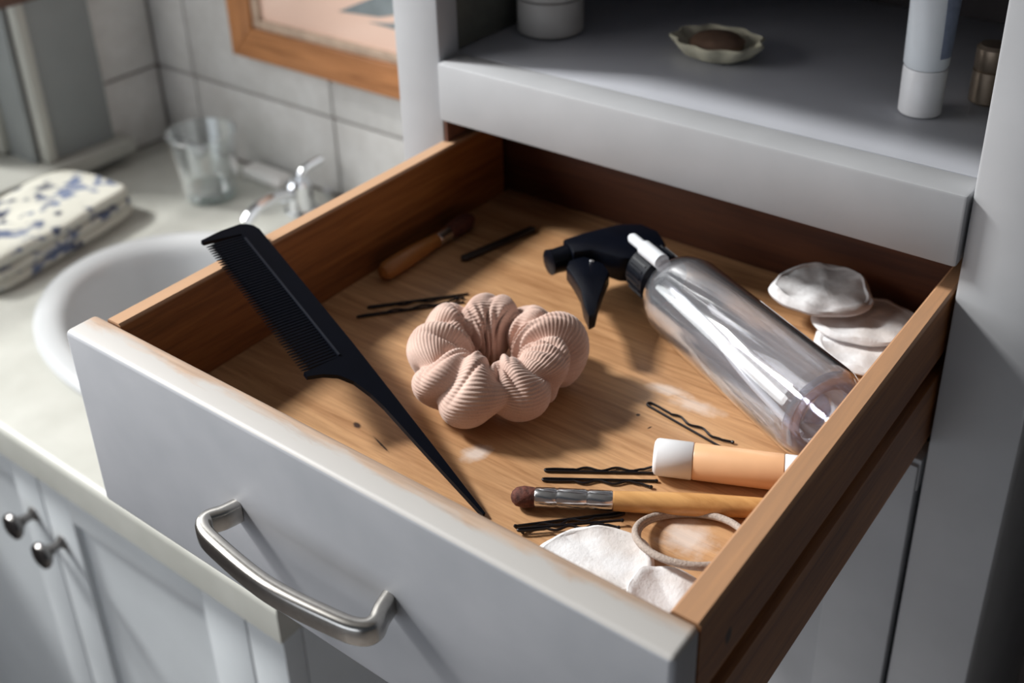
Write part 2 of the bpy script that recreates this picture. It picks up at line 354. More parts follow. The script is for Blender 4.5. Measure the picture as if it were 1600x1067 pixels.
def spline(pts, n=8, closed=False):
    P = [Vector(p) for p in pts]; out = []; m = len(P)
    for i in range(m if closed else m - 1):
        if closed: p0, p1, p2, p3 = P[i - 1], P[i], P[(i + 1) % m], P[(i + 2) % m]
        else: p0, p1, p2, p3 = P[max(i - 1, 0)], P[i], P[i + 1], P[min(i + 2, m - 1)]
        for k in range(n):
            t = k / n; out.append(0.5 * ((2 * p1) + (p2 - p0) * t + (2 * p0 - 5 * p1 + 4 * p2 - p3) * t * t + (3 * p1 - p0 - 3 * p2 + p3) * t ** 3))
    if not closed: out.append(P[-1])
    return out

# ================================================================== THE SETTING
XW, YW, CT = -0.7286, 0.285, -0.28      # left wall plane, back wall plane, worktop height
struct('floor', B(-0.9, 2.5, -2.2, 0.4, -0.95, -0.93), M['floor'])
struct('ceiling', B(-0.9, 2.5, -1.3, 0.4, 1.5, 1.54), M['plaster'])
wb = struct('wall_back', B(XW - 0.2, 2.5, YW + 0.004, YW + 0.1, -0.93, 1.5), M['grout'])
struct('added_shade_wall', B(0.425, 0.5, 0.03, YW + 0.004, -0.93, 1.5), M['plaster'])  # added unseen wall, keeps the gap beside the cabinet dark
bm = bmesh.new()
wy0, wy1, wz0, wz1 = -1.20, 0.104, -0.2480, 1.15       # the window opening
xo = XW - 0.004
bx(bm, xo - 0.16, xo, -2.2, wy0, -0.93, 1.5); bx(bm, xo - 0.16, xo, wy1, YW + 0.004, -0.93, 1.5)
bx(bm, xo - 0.16, xo, wy0, wy1, -0.93, wz0); bx(bm, xo - 0.16, xo, wy0, wy1, wz1, 1.5)
wl = struct('wall_left', bm, M['grout'])
# tiles, each a piece of its own
g2 = 0.0016
cols = [XW, -0.658, -0.42, -0.182, 0.056]; rows = [-0.279, -0.182, 0.018, 0.218, 0.418]
for i in range(4):
    for j in range(4):
        o = link('tile', B(cols[i] + g2, cols[i + 1] - g2, YW - 0.001 - 0.0006 * random.random(), YW + 0.0065, rows[j] + g2, rows[j + 1] - g2, bev=0.0012), M['tile']); o.parent = wb
for j in range(4):
    o = link('tile', B(XW - 0.007, XW + 0.0008, wy1 + 0.02, YW - 0.003, rows[j] + g2, rows[j + 1] - g2, bev=0.0012), M['tile']); o.parent = wl
for y0 in (-0.134, -0.372, -0.61):
    o = link('tile', B(XW - 0.007, XW + 0.0008, y0 + g2, y0 + 0.238 - g2, -0.279, -0.2775, bev=0.0012), M['tile']); o.parent = wl
o = link('tile', B(XW - 0.007, XW + 0.0008, 0.104 + g2, 0.104 + 0.019, -0.279, -0.2775, bev=0.0012), M['tile']); o.parent = wl

# window in the left wall
win = Thing('window_1', loc=(XW, wy1, wz0), kind='structure')
win.part('casing', B(XW + 0.001, XW + 0.010, 0.118, 0.199, wz0 + 0.001, 1.2, bev=0.001), M['casing'], 'flat casing board beside the window, coloured grey for its shade')
win.part('casing_bead', B(XW - 0.001, XW + 0.016, 0.106, 0.119, wz0 + 0.001, 1.2, bev=0.003), M['sill'], 'pale rounded bead along the casing')
win.part('jamb', B(xo - 0.15, XW - 0.001, 0.0985, 0.1045, wz0, 1.15, bev=0.001), M['casing'])
win.part('stop_bead', B(xo - 0.075, xo - 0.045, 0.088, 0.099, wz0 + 0.005, 1.15, bev=0.002), M['sill'])
bm = bmesh.new(); bx(bm, xo - 0.11, xo - 0.078, 0.045, 0.098, -0.225, 1.14, bev=0.002); win.part('sash_stile', bm, M['sill'])
win.part('sash_stile', B(xo - 0.11, xo - 0.078, -1.19, -1.14, -0.225, 1.14, bev=0.002), M['sill'])
win.part('sash_rail', B(xo - 0.11, xo - 0.078, -1.14, 0.045, -0.242, -0.19, bev=0.002), M['sill'])
win.part('sash_rail', B(xo - 0.11, xo - 0.078, -1.14, 0.045, 1.09, 1.14, bev=0.002), M['sill'])
win.part('pane', B(xo - 0.096, xo - 0.092, -1.14, 0.045, -0.19, 1.09), M['pane'], smooth=False)
win.part('sill', B(xo - 0.155, XW + 0.030, wy0, 0.2150, wz0 - 0.019, wz0 + 0.0005, bev=0.004), M['sill'], 'cream sill board with a rounded nose')
win.part('sill_apron', B(XW + 0.001, XW + 0.014, wy0, 0.205, wz0 - 0.028, wz0 - 0.018, bev=0.002), M['casing'])
win.part('valance', B(XW + 0.011, XW + 0.024, -0.5, 0.185, -0.054, -0.042, bev=0.002), M['valance'], 'thin dark wooden batten across the window')

# ================================================================== TALL CABINET
XL, XR = -0.008, 0.3268
cab = Thing('tall_cabinet', 'tall off-white painted cabinet with open shelf above its pulled-out drawer', 'cabinet', (0.16, 0.0, -0.93))
cab.part('face_stile', B(-0.0455, XL, 0.0, 0.02, -0.93, 0.45, bev=0.0012), M['paint'])
cab.part('face_stile', B(XR, 0.3705, 0.0, 0.02, -0.93, 0.45, bev=0.0016), M['paint'])
cab.part('side_panel', B(-0.044, -0.030, 0.018, 0.283, -0.93, 0.45), M['paint'], smooth=False)
cab.part('side_panel', B(0.352, 0.368, 0.018, 0.283, -0.93, 0.45), M['paint'], smooth=False)
cab.part('lining', B(-0.0295, -0.012, 0.0185, 0.262, 0.0568, 0.163), M['inner_side'], smooth=False)
cab.part('lining', B(0.334, 0.3515, 0.0185, 0.262, 0.0568, 0.163), M['inner_side'], smooth=False)
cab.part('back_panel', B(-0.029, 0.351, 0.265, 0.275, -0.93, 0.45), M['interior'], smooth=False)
cab.part('shelf', B(-0.0285, 0.3505, 0.0205, 0.264, 0.046, 0.0562, bev=0.001), M['paint_shelf'])
cab.part('shelf_rail', B(XL + 0.001, XR - 0.0012, -0.004, 0.0198, 0.0168, 0.0565, bev=0.0018), M['paint'], 'grey-white rail along the shelf front above the drawer')
cab.part('upper_shading_shelf', B(-0.0285, 0.3505, 0.0205, 0.264, 0.164, 0.18, bev=0.001), M['paint_shelf'])  # unseen shelf, set low to keep light off the shelf below
cab.part('upper_shading_rail', B(XL + 0.001, XR - 0.0012, 0.0, 0.0198, 0.164, 0.20, bev=0.001), M['paint'])  # unseen rail, lowered with the shelf for the same shade
cab.part('drawer_cavity', (lambda b: (bx(b, -0.0290, -0.0245, 0.021, 0.262, -0.13, 0.045), bx(b, 0.3375, 0.3515, 0.021, 0.262, -0.13, 0.045), bx(b, -0.024, 0.337, 0.256, 0.262, -0.13, 0.045), bx(b, -0.024, 0.337, 0.021, 0.255, 0.040, 0.0455), b)[-1])(bmesh.new()), M['interior'], 'cavity behind the drawer, near-black colour standing for its shade', smooth=False)
cab.part('raw_edge', B(XL + 0.0002, XL + 0.0022, 0.001, 0.0196, -0.11, 0.0165), M['redwood'], 'bare reddish wood edge inside the left stile', smooth=False)
cab.part('lower_rail', B(XL + 0.001, XR - 0.002, 0.001, 0.0198, -0.130, -0.108, bev=0.001), M['paint'])
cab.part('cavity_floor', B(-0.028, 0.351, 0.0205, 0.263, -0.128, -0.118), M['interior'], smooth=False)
# door below the drawer
bm = bmesh.new()
dx0, dx1, dz0, dz1 = XL + 0.002, XR - 0.0028, -0.90, -0.111
bx(bm, dx1 - 0.042, dx1, -0.002, 0.016, dz0, dz1, bev=0.0012); bx(bm, dx0, dx0 + 0.042, -0.002, 0.016, dz0, dz1, bev=0.0012)
bx(bm, dx0 + 0.042, dx1 - 0.042, -0.002, 0.016, dz1 - 0.045, dz1, bev=0.0012); bx(bm, dx0 + 0.042, dx1 - 0.042, -0.002, 0.016, dz0, dz0 + 0.05, bev=0.0012)
dr = cab.part('door', bm, M['paint'])
cab.part('panel', B(dx0 + 0.041, dx1 - 0.041, 0.006, 0.013, dz0 + 0.045, dz1 - 0.040, bev=0.001), M['paint'], parent=dr)
cab.part('plinth', B(-0.03, 0.352, 0.03, 0.045, -0.93, -0.885), M['interior'], smooth=False)

# ================================================================== DRAWER
P, TL, TR, WI = -0.2592, 0.0106, 0.0100, 0.315
YF = -0.2779
dw = Thing('drawer', 'pulled-out wooden drawer with worn off-white front and steel bow handle', 'drawer', (0.16, -0.12, -0.095))
bm = B(-0.0196, WI + 0.0102, YF, P - 0.0003, -0.109, 0.0, bev=0.0026, seg=3)
for v in bm.verts:                                            # slightly rubbed, uneven top edge
    if v.co.z > -0.004: v.co.z += 0.0004 * math.sin(v.co.x * 61)
dw.part('front_panel', bm, M['front'], 'off-white painted front panel, paint rubbed off its top edge')
def side(x0, x1, inner_left, taper=0.0):
    # profile (x,z) with a runner groove in the outer face
    o, i = (x0, x1) if inner_left else (x1, x0)
    s = 1 if inner_left else -1; gd = 0.0055 * s
    pr = [(i, 0.0), (i, -0.094), (o, -0.094), (o, -0.0515), (o + gd, -0.0505), (o + gd, -0.0390), (o, -0.0380), (o, 0.0)]
    bm = bmesh.new(); r = 0.0012
    pr = [(i, -r), (i, -0.094), (o, -0.094), (o, -0.0515), (o + gd, -0.0505), (o + gd, -0.0390), (o, -0.0380), (o, -r), (o + s * r, 0), (i - s * r, 0)]
    rings = []
    for y, tp in ((P, taper), (0.052, -taper * 0.6)):
        rings.append([(x - (tp if (abs(x - i) < 0.002) else 0), y, z) for x, z in pr])
    grid(bm, rings, True, True, True); return bm
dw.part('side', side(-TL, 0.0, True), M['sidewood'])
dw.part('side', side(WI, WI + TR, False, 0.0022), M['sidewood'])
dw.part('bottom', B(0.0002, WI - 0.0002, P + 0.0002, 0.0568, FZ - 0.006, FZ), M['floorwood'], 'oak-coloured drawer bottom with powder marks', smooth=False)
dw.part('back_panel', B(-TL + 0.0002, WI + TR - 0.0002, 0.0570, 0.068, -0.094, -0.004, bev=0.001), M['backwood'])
# bow handle
hz = -0.0545
path = spline([(0.0985, YF + 0.0005, hz), (0.0965, YF - 0.007, hz), (0.0935, YF - 0.0135, hz), (0.097, YF - 0.0185, hz), (0.110, YF - 0.0215, hz), (0.1455, YF - 0.0245, hz - 0.0005),
               (0.181, YF - 0.0215, hz), (0.1935, YF - 0.0185, hz), (0.197, YF - 0.0135, hz), (0.1945, YF - 0.007, hz), (0.1925, YF + 0.0005, hz)], 7)
rings = []
for i, p in enumerate(path):
    t = (path[min(i + 1, len(path) - 1)] - path[max(i - 1, 0)]).normalized(); nrm = Vector((0, 0, 1)); sd = t.cross(nrm).normalized()
    hh, th = 0.0060, 0.0036; ring = []
    for k in range(16):
        a = 2 * PI * k / 16; ca, sa = math.cos(a), math.sin(a); e = 0.55
        ring.append(p + nrm * hh * math.copysign(abs(sa) ** e, sa) + sd * th * math.copysign(abs(ca) ** e, ca))
    rings.append(ring)
bm = bmesh.new(); grid(bm, rings, True, True, True)
hd = dw.part('handle', bm, M['steel'], 'brushed steel bow handle')

# ================================================================== VANITY, WORKTOP, SINK
bm = bmesh.new(); X0, X1, Y0, Y1 = XW + 0.0015, -0.0235, -0.180, YW - 0.0025
ecx, ecy, ea, eb = -0.33, 0.032, 0.185, 0.125
N = 96; angs = [2 * PI * k / N for k in range(N)]
def rectpt(a):
    dx, dy = math.cos(a), math.sin(a)
    ts = [((X1 - 0.006) - ecx) / dx if dx > 1e-9 else ((X0) - ecx) / dx if dx < -1e-9 else 1e9, (Y1 - ecy) / dy if dy > 1e-9 else ((Y0 + 0.006) - ecy) / dy if dy < -1e-9 else 1e9]
    t = min(ts); return ecx + dx * t, ecy + dy * t
corner = [math.atan2(y - ecy, x - ecx) % (2 * PI) for x in (X0, X1 - 0.006) for y in (Y0 + 0.006, Y1)]
for c in corner:
    k = min(range(N), key=lambda q: abs(angs[q] - c)); angs[k] = c
T = CT; Bz = CT - 0.032
ell = lambda z: [(ecx + ea * math.cos(a), ecy + eb * math.sin(a), z) for a in angs]
outr = [rectpt(a) for a in angs]
re_ = [k for k, p in enumerate(outr) if abs(p[0] - (X1 - 0.006)) < 1e-6]          # notch round the tall cabinet
re_.sort(key=lambda k: outr[k][1]); up = [k for k in re_ if outr[k][1] > -0.0015]; lo_ = [k for k in re_ if outr[k][1] <= -0.0015]
for k in up: outr[k] = (-0.0475, outr[k][1])
outr[up[0]] = (-0.0475, -0.0015); outr[lo_[-1]] = (X1 - 0.006, -0.0015)
def grow(p, d):
    x, y = p
    if abs(x - (X1 - 0.006)) < 1e-6: x += d
    if abs(y - (Y0 + 0.006)) < 1e-6: y -= d
    return x, y
rings = [ell(Bz), ell(T), [(x, y, T) for x, y in outr]]
for k in range(1, 6):
    a = k / 5 * PI / 2; rings.append([(*grow(p, 0.006 * math.sin(a)), T - 0.006 * (1 - math.cos(a))) for p in outr])
rings.append([(*grow(p, 0.006), Bz) for p in outr]); rings.append([(x, y, Bz) for x, y in outr])
grid(bm, rings, True, closed_v=True)
single('worktop', bm, M['counter'], 'cream-white laminate worktop with rounded front edge around the sink', 'worktop', ((X0 + X1) / 2, 0.05, Bz))
# sink: wide rim, shallow ledge, basin
def er(a, b, z): return [(ecx + a * math.cos(2 * PI * k / 96), ecy + b * math.sin(2 * PI * k / 96), z) for k in range(96)]
pr = [(0.205, 0.143, 0.0003), (0.209, 0.147, 0.0030), (0.207, 0.145, 0.0060), (0.200, 0.138, 0.0085), (0.190, 0.129, 0.0088), (0.182, 0.122, 0.006), (0.176, 0.117, 0.000), (0.172, 0.113, -0.010),
      (0.165, 0.107, -0.03), (0.150, 0.097, -0.06), (0.125, 0.080, -0.090), (0.085, 0.055, -0.107), (0.03, 0.02, -0.113), (0.022, 0.022, -0.114)]
under = [(0.030, 0.028, -0.120), (0.09, 0.062, -0.114), (0.132, 0.086, -0.098), (0.157, 0.103, -0.066), (0.170, 0.112, -0.03), (0.178, 0.118, 0.0002)]
bm = grid(bmesh.new(), [er(a, b, CT + z) for a, b, z in pr + under], True, closed_v=True)
sk = Thing('sink', 'white oval inset washbasin with raised rim in the worktop', 'sink', (ecx, ecy, CT - 0.12))
sk.part('basin', bm, M['ceramic'])
sk.part('drain', lathe([(0, 0.024), (0.002, 0.024), (0.0022, 0.015), (0.001, 0.004)], (ecx, ecy, CT - 0.1155)), M['chrome'], 'chrome drain ring')

vn = Thing('vanity_cabinet', 'grey-white vanity cabinet with two knobbed doors under the worktop', 'cabinet', (-0.38, 0.05, -0.93))
vx1 = -0.042
bm = bmesh.new(); bx(bm, vx1 - 0.016, vx1, -0.147, -0.001, -0.93, Bz - 0.0008, bev=0.001)
vn.part('end_panel', B(-0.063, -0.0475, -0.0005, YW - 0.004, -0.93, Bz - 0.0008), M['paint_vanity'], smooth=False)
vn.part('end_panel', bm, M['paint_vanity'])
vn.part('end_panel', B(XW + 0.003, XW + 0.019, -0.147, YW - 0.004, -0.93, Bz - 0.0008), M['paint_vanity'], smooth=False)
vn.part('corner_strip', B(vx1 - 0.040, vx1, -0.1655, -0.1475, -0.93, Bz - 0.0008, bev=0.001), M['paint_vanity'])
vn.part('top_rail', B(XW + 0.02, vx1 - 0.0405, -0.160, -0.147, -0.337, Bz - 0.0008), M['paint_vanity'], smooth=False)
vn.part('bottom_board', B(XW + 0.02, vx1 - 0.022, -0.146, YW - 0.006, -0.90, -0.885), M['paint_vanity'], smooth=False)
vn.part('back_board', B(XW + 0.02, vx1 - 0.022, YW - 0.012, YW - 0.006, -0.88, -0.42), M['paint_vanity'], smooth=False)
vn.part('plinth', B(XW + 0.02, vx1 - 0.017, -0.11, -0.10, -0.93, -0.902), M['interior'], smooth=False)
def vdoor(x0, x1, rl, rr, kx, kz):
    z0, z1 = -0.885, -0.339; yf = -0.166; rt = -0.366
    bm = bmesh.new()
    bx(bm, x0, x0 + rl, yf, yf + 0.018, z0, z1, bev=0.0009); bx(bm, x1 - rr, x1, yf, yf + 0.018, z0, z1, bev=0.0009)
    bx(bm, x0 + rl, x1 - rr, yf, yf + 0.018, rt, z1, bev=0.0009); bx(bm, x0 + rl, x1 - rr, yf, yf + 0.018, z0, z0 + 0.05, bev=0.0009)
    d = vn.part('door', bm, M['paint_vanity'])
    vn.part('panel', B(x0 + rl - 0.001, x1 - rr + 0.001, yf + 0.006, yf + 0.013, z0 + 0.045, rt + 0.004), M['paint_vanity'], parent=d, smooth=False)
    k = lathe([(0, 0.0065), (0.002, 0.0065), (0.004, 0.0042), (0.010, 0.0040), (0.014, 0.0062), (0.018, 0.0115), (0.021, 0.0128), (0.0235, 0.0118), (0.0255, 0.007), (0.026, 0.001)], (kx, yf + 0.0002, kz), (0, -1, 0), 32)
    vn.part('knob', k, M['pewter'], 'dark pewter mushroom knob', parent=d)
vdoor(-0.646, -0.3500, 0.042, 0.042, -0.371, -0.390)
vdoor(-0.3472, vx1 - 0.0412, 0.042, 0.050, -0.3316, -0.4017)

# ------------------------------------------------------------------ tap
tx, ty = -0.434, 0.235
tap = Thing('basin_tap', 'small chrome basin tap with a lever behind the sink', 'tap', (tx, ty, CT))
tap.part('body', lathe([(0, 0.019), (0.003, 0.019), (0.005, 0.016), (0.022, 0.014), (0.034, 0.0145), (0.038, 0.011), (0.039, 0.002)], (tx, ty, CT + 0.0003)), M['chrome'])
tap.part('spout', tube(spline([(tx, ty - 0.008, CT + 0.024), (tx - 0.001, ty - 0.035, CT + 0.030), (tx - 0.002, ty - 0.060, CT + 0.028), (tx - 0.002, ty - 0.078, CT + 0.018)], 6), 0.0068, 14), M['chrome'])
tap.part('lever', tube(spline([(tx, ty, CT + 0.037), (tx + 0.002, ty + 0.004, CT + 0.046), (tx + 0.005, ty + 0.014, CT + 0.052), (tx + 0.010, ty + 0.028, CT + 0.056)], 5), 0.0048, 12, flat=1.3), M['chrome'])
single('pull_knob', lathe([(0, 0.0025), (0.007, 0.0025), (0.008, 0.0055), (0.012, 0.0055), (0.014, 0.003)], (-0.4300, 0.273, CT + 0.0003)), M['chrome'], 'tiny chrome pull knob standing at the wall right of the tap', 'knob', (-0.43, 0.273, CT))
single('soap_bar', B(-0.556, -0.492, 0.254, 0.278, CT + 0.0004, CT + 0.014, bev=0.004, seg=3), M['soap'], 'small white bar lying against the tiles behind the tap', 'soap', (-0.524, 0.266, CT))

# ------------------------------------------------------------------ tumbler
gx, gy = -0.551, 0.203
gl = Thing('glass_tumbler', 'clear empty glass tumbler standing on the worktop by the tiled wall', 'glass', (gx, gy, CT))
gl.part('wall', lathe([(0.0006, 0.024), (0.002, 0.030), (0.006, 0.0315), (0.078, 0.0398), (0.0795, 0.0402), (0.0808, 0.0392), (0.0800, 0.0380), (0.014, 0.0295), (0.011, 0.0272), (0.0095, 0.015), (0.009, 0.001)], (gx, gy, CT), n=64, cap1=False, cap0=False), M['glass'])
gl.part('base', lathe([(0.0008, 0.001), (0.0008, 0.0235), (0.0022, 0.0293), (0.006, 0.0305), (0.0102, 0.0270), (0.0088, 0.015), (0.0082, 0.001)], (gx, gy, CT), n=64, cap0=False, cap1=False), M['glass_base'], 'thick greenish glass base')

# ------------------------------------------------------------------ folded towel
TDX, TDY = 0.010, -0.006
tw = Thing('folded_towel', 'folded cream towel with dark blue leaf print on the worktop', 'towel', (-0.625, 0.02, CT))
rndt = random.Random(3)
def towel_layer(z0, z1, ox, oy, ph):
    bm = bmesh.new(); hx, hy = 0.062 + ox, 0.105 + oy; n = 56; rings = []
    def rp(a, sx, sy):
        ca, sa = math.cos(a), math.sin(a); e = 0.32
        return sx * math.copysign(abs(ca) ** e, ca), sy * math.copysign(abs(sa) ** e, sa)
    zc, hh = (z0 + z1) / 2, (z1 - z0) / 2
    for k in range(9):
        b = -PI / 2 + PI * k / 8; ins = hh * (1 - math.cos(b)); ring = []
        for q in range(n):
            x, y = rp(2 * PI * q / n, hx - ins, hy - ins)
            wob = 0.0016 * math.sin(x * 70 + ph) + 0.0014 * math.sin(y * 48 + 2 * ph)
            xx = -0.622 + x * math.cos(0.17) + y * math.sin(-0.17) + 0.0015 * math.sin(y * 60 + ph); yy = 0.018 + x * math.sin(0.17) + y * math.cos(0.17)
            ring.append((xx, yy, zc + hh * math.sin(b) + (wob if b > 0 else wob * 0.2) * (z0 > CT + 0.006)))
        rings.append(ring)
    for sc in (0.8, 0.55, 0.3, 0.05):
        r0 = rings[8]; cx_ = sum(p[0] for p in r0) / n; cy_ = sum(p[1] for p in r0) / n
        rings.append([(cx_ + (p[0] - cx_) * sc, cy_ + (p[1] - cy_) * sc, z1 + 0.0016 * math.sin((cx_ + (p[0] - cx_) * sc) * 95 + ph) + 0.001 * (1 - sc) + 0.001 * math.sin((p[1] - cy_) * sc * 60)) for p in r0])
    grid(bm, rings, True, True, True); return bm
tw.part('fold', towel_layer(CT + 0.0012, CT + 0.013, 0.0, 0.0, 0.3), M['towel'])
tw.part('fold', towel_layer(CT + 0.012, CT + 0.0255, -0.001, -0.001, 1.3), M['towel'])
tw.part('fold', towel_layer(CT + 0.0245, CT + 0.037, -0.002, -0.003, 2.2), M['towel'])

# ------------------------------------------------------------------ mirror
mr = Thing('framed_mirror', 'orange-brown wooden frame round a mirror pane painted with its peach reflection, on the back wall tiles', 'wall_mirror', (-0.40, YW - 0.001, -0.127))  # a mirror whose reflection is painted on the pane
yb, yf_ = YW - 0.0022, YW - 0.018
fx0, fx1, fz0, fz1, fw = -0.556, -0.20, -0.1285, 0.36, 0.036
pl = lambda y: ((0, y, 0), (1, 0, 0), (0, 0, 1), (0, 1, 0))
mr.part('frame_bar', prism([(fx0, fz0), (fx1, fz0), (fx1 - fw, fz0 + fw), (fx0 + fw, fz0 + fw)], pl(0), yf_, yb, 0.0015), M['framewood_x'])
mr.part('frame_bar', prism([(fx0, fz1), (fx0 + fw, fz1 - fw), (fx1 - fw, fz1 - fw), (fx1, fz1)], pl(0), yf_, yb, 0.0015), M['framewood_x'])
mr.part('frame_bar', prism([(fx0, fz0), (fx0 + fw, fz0 + fw), (fx0 + fw, fz1 - fw), (fx0, fz1)], pl(0), yf_, yb, 0.0015), M['framewood_z'])
mr.part('frame_bar', prism([(fx1, fz0), (fx1, fz1), (fx1 - fw, fz1 - fw), (fx1 - fw, fz0 + fw)], pl(0), yf_, yb, 0.0015), M['framewood_z'])
bm = bmesh.new(); i0, i1, k0, k1 = fx0 + fw, fx1 - fw, fz0 + fw, fz1 - fw; lw = 0.010
bx(bm, i0, i1, yf_ + 0.005, yb, k0, k0 + lw, bev=0.001); bx(bm, i0, i1, yf_ + 0.005, yb, k1 - lw, k1, bev=0.001)
bx(bm, i0, i0 + lw, yf_ + 0.005, yb, k0 + lw, k1 - lw, bev=0.001); bx(bm, i1 - lw, i1, yf_ + 0.005, yb, k0 + lw, k1 - lw, bev=0.001)
mr.part('inner_lip', bm, M['framelip'], 'paler inner lip of the frame')
mr.part('print', B(i0 + lw, i1 - lw, yb - 0.005, yb - 0.001, k0 + lw, k1 - lw), M['print'], smooth=False)  # mirror pane with the peach reflection painted on
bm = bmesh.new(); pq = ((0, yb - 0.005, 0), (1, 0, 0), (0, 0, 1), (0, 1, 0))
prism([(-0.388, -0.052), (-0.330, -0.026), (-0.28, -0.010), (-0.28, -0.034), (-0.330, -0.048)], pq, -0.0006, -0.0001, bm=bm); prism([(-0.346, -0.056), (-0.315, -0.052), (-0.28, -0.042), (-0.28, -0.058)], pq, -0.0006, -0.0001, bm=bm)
mr.part('painted_grey_reflection', bm, M['reflection_grey'], 'slanting grey reflection painted on the mirror pane', smooth=False)

# ================================================================== ON THE SHELF
SZ = 0.0566
jr = Thing('lidded_jar', 'squat pale jar with a lid in the dark left corner of the shelf', 'jar', (0.0165, 0.0880, SZ))
jr.part('body', lathe([(0, 0.020), (0.0015, 0.0225), (0.024, 0.0225), (0.025, 0.0205)], (0.0165, 0.0880, SZ)), M['jar'])
jr.part('lid', lathe([(0.0253, 0.0225), (0.0262, 0.0235), (0.046, 0.0235), (0.048, 0.021)], (0.0165, 0.0880, SZ)), M['jar'])
dx, dy = 0.1345, 0.1030
ds = Thing('scalloped_dish', 'small cream scalloped soap dish in the middle of the shelf', 'dish', (dx, dy, SZ))
def scal(r, z, amp): return [(dx + r * (1 + amp * math.cos(9 * 2 * PI * k / 108)) * math.cos(2 * PI * k / 108), dy + r * 0.82 * (1 + amp * math.cos(9 * 2 * PI * k / 108)) * math.sin(2 * PI * k / 108), SZ + z) for k in range(108)]
bm = grid(bmesh.new(), [scal(0.017, 0.0004, 0), scal(0.023, 0.003, 0.03), scal(0.0285, 0.009, 0.05), scal(0.030, 0.0115, 0.06), scal(0.0285, 0.0125, 0.06), scal(0.024, 0.008, 0.04), scal(0.015, 0.0035, 0)], True, True, True)
ds.part('bowl', bm, M['shell'])
ds.part('soap', lathe([(0.0040, 0.012), (0.0055, 0.0165), (0.010, 0.0175), (0.013, 0.014), (0.0142, 0.004)], (dx, dy, SZ)), M['brownsoap'], 'worn brown soap piece')
# standing white squeeze tube (cap down)
tx2, ty2 = 0.2705, 0.0850
st = Thing('squeeze_tube', 'tall white squeeze tube with blue-grey panel standing on its cap', 'tube', (tx2, ty2, SZ))
def el(a, b, z, rot=0.55):
    a, b = a * 0.88, b * 0.88
    return [(tx2 + a * math.cos(t) * math.cos(rot) - b * math.sin(t) * math.sin(rot), ty2 + a * math.cos(t) * math.sin(rot) + b * math.sin(t) * math.cos(rot), SZ + z) for t in [2 * PI * k / 48 for k in range(48)]]
st.part('cap', grid(bmesh.new(), [el(0.0125, 0.0125, 0.0003), el(0.0132, 0.0132, 0.001), el(0.0135, 0.0135, 0.026), el(0.0128, 0.0128, 0.027)], True, True, True), M['whiteplastic'])
st.part('body', grid(bmesh.new(), [el(0.0125, 0.0125, 0.0273), el(0.0138, 0.0135, 0.029), el(0.0142, 0.0125, 0.045), el(0.0148, 0.010, 0.062), el(0.0155, 0.006, 0.080), el(0.0160, 0.0016, 0.094), el(0.0160, 0.0013, 0.100)], True, True, True), M['tube_white'])
def ep(a, b, z, t, rot=0.55, off=0.0003):
    a = a * 0.88 + off; b = b * 0.88 + off
    return (tx2 + a * math.cos(t) * math.cos(rot) - b * math.sin(t) * math.sin(rot), ty2 + a * math.cos(t) * math.sin(rot) + b * math.sin(t) * math.cos(rot), SZ + z)
ts = [-1.25 + 1.1 * k / 10 for k in range(11)]
bm = grid(bmesh.new(), [[ep(a, b, z, t) for t in ts] for a, b, z in ((0.0139, 0.0132, 0.0345), (0.0142, 0.0125, 0.045), (0.0148, 0.010, 0.062), (0.0155, 0.006, 0.080), (0.0158, 0.0035, 0.087))], False)
st.part('printed_panel', bm, M['tube_blue'], 'blue-grey printed panel')
cn = Thing('metal_canister', 'small bronze metal canister at the right end of the shelf', 'canister', (0.2960, 0.1200, SZ))
cn.part('body', lathe([(0, 0.0085), (0.001, 0.0095), (0.019, 0.0095), (0.0195, 0.0088)], (0.2960, 0.1200, SZ), n=32), M['bronze'])
cn.part('cap', lathe([(0.0196, 0.0088), (0.0205, 0.0093), (0.032, 0.0093), (0.034, 0.0075)], (0.2960, 0.1200, SZ), n=32), M['bronze'])

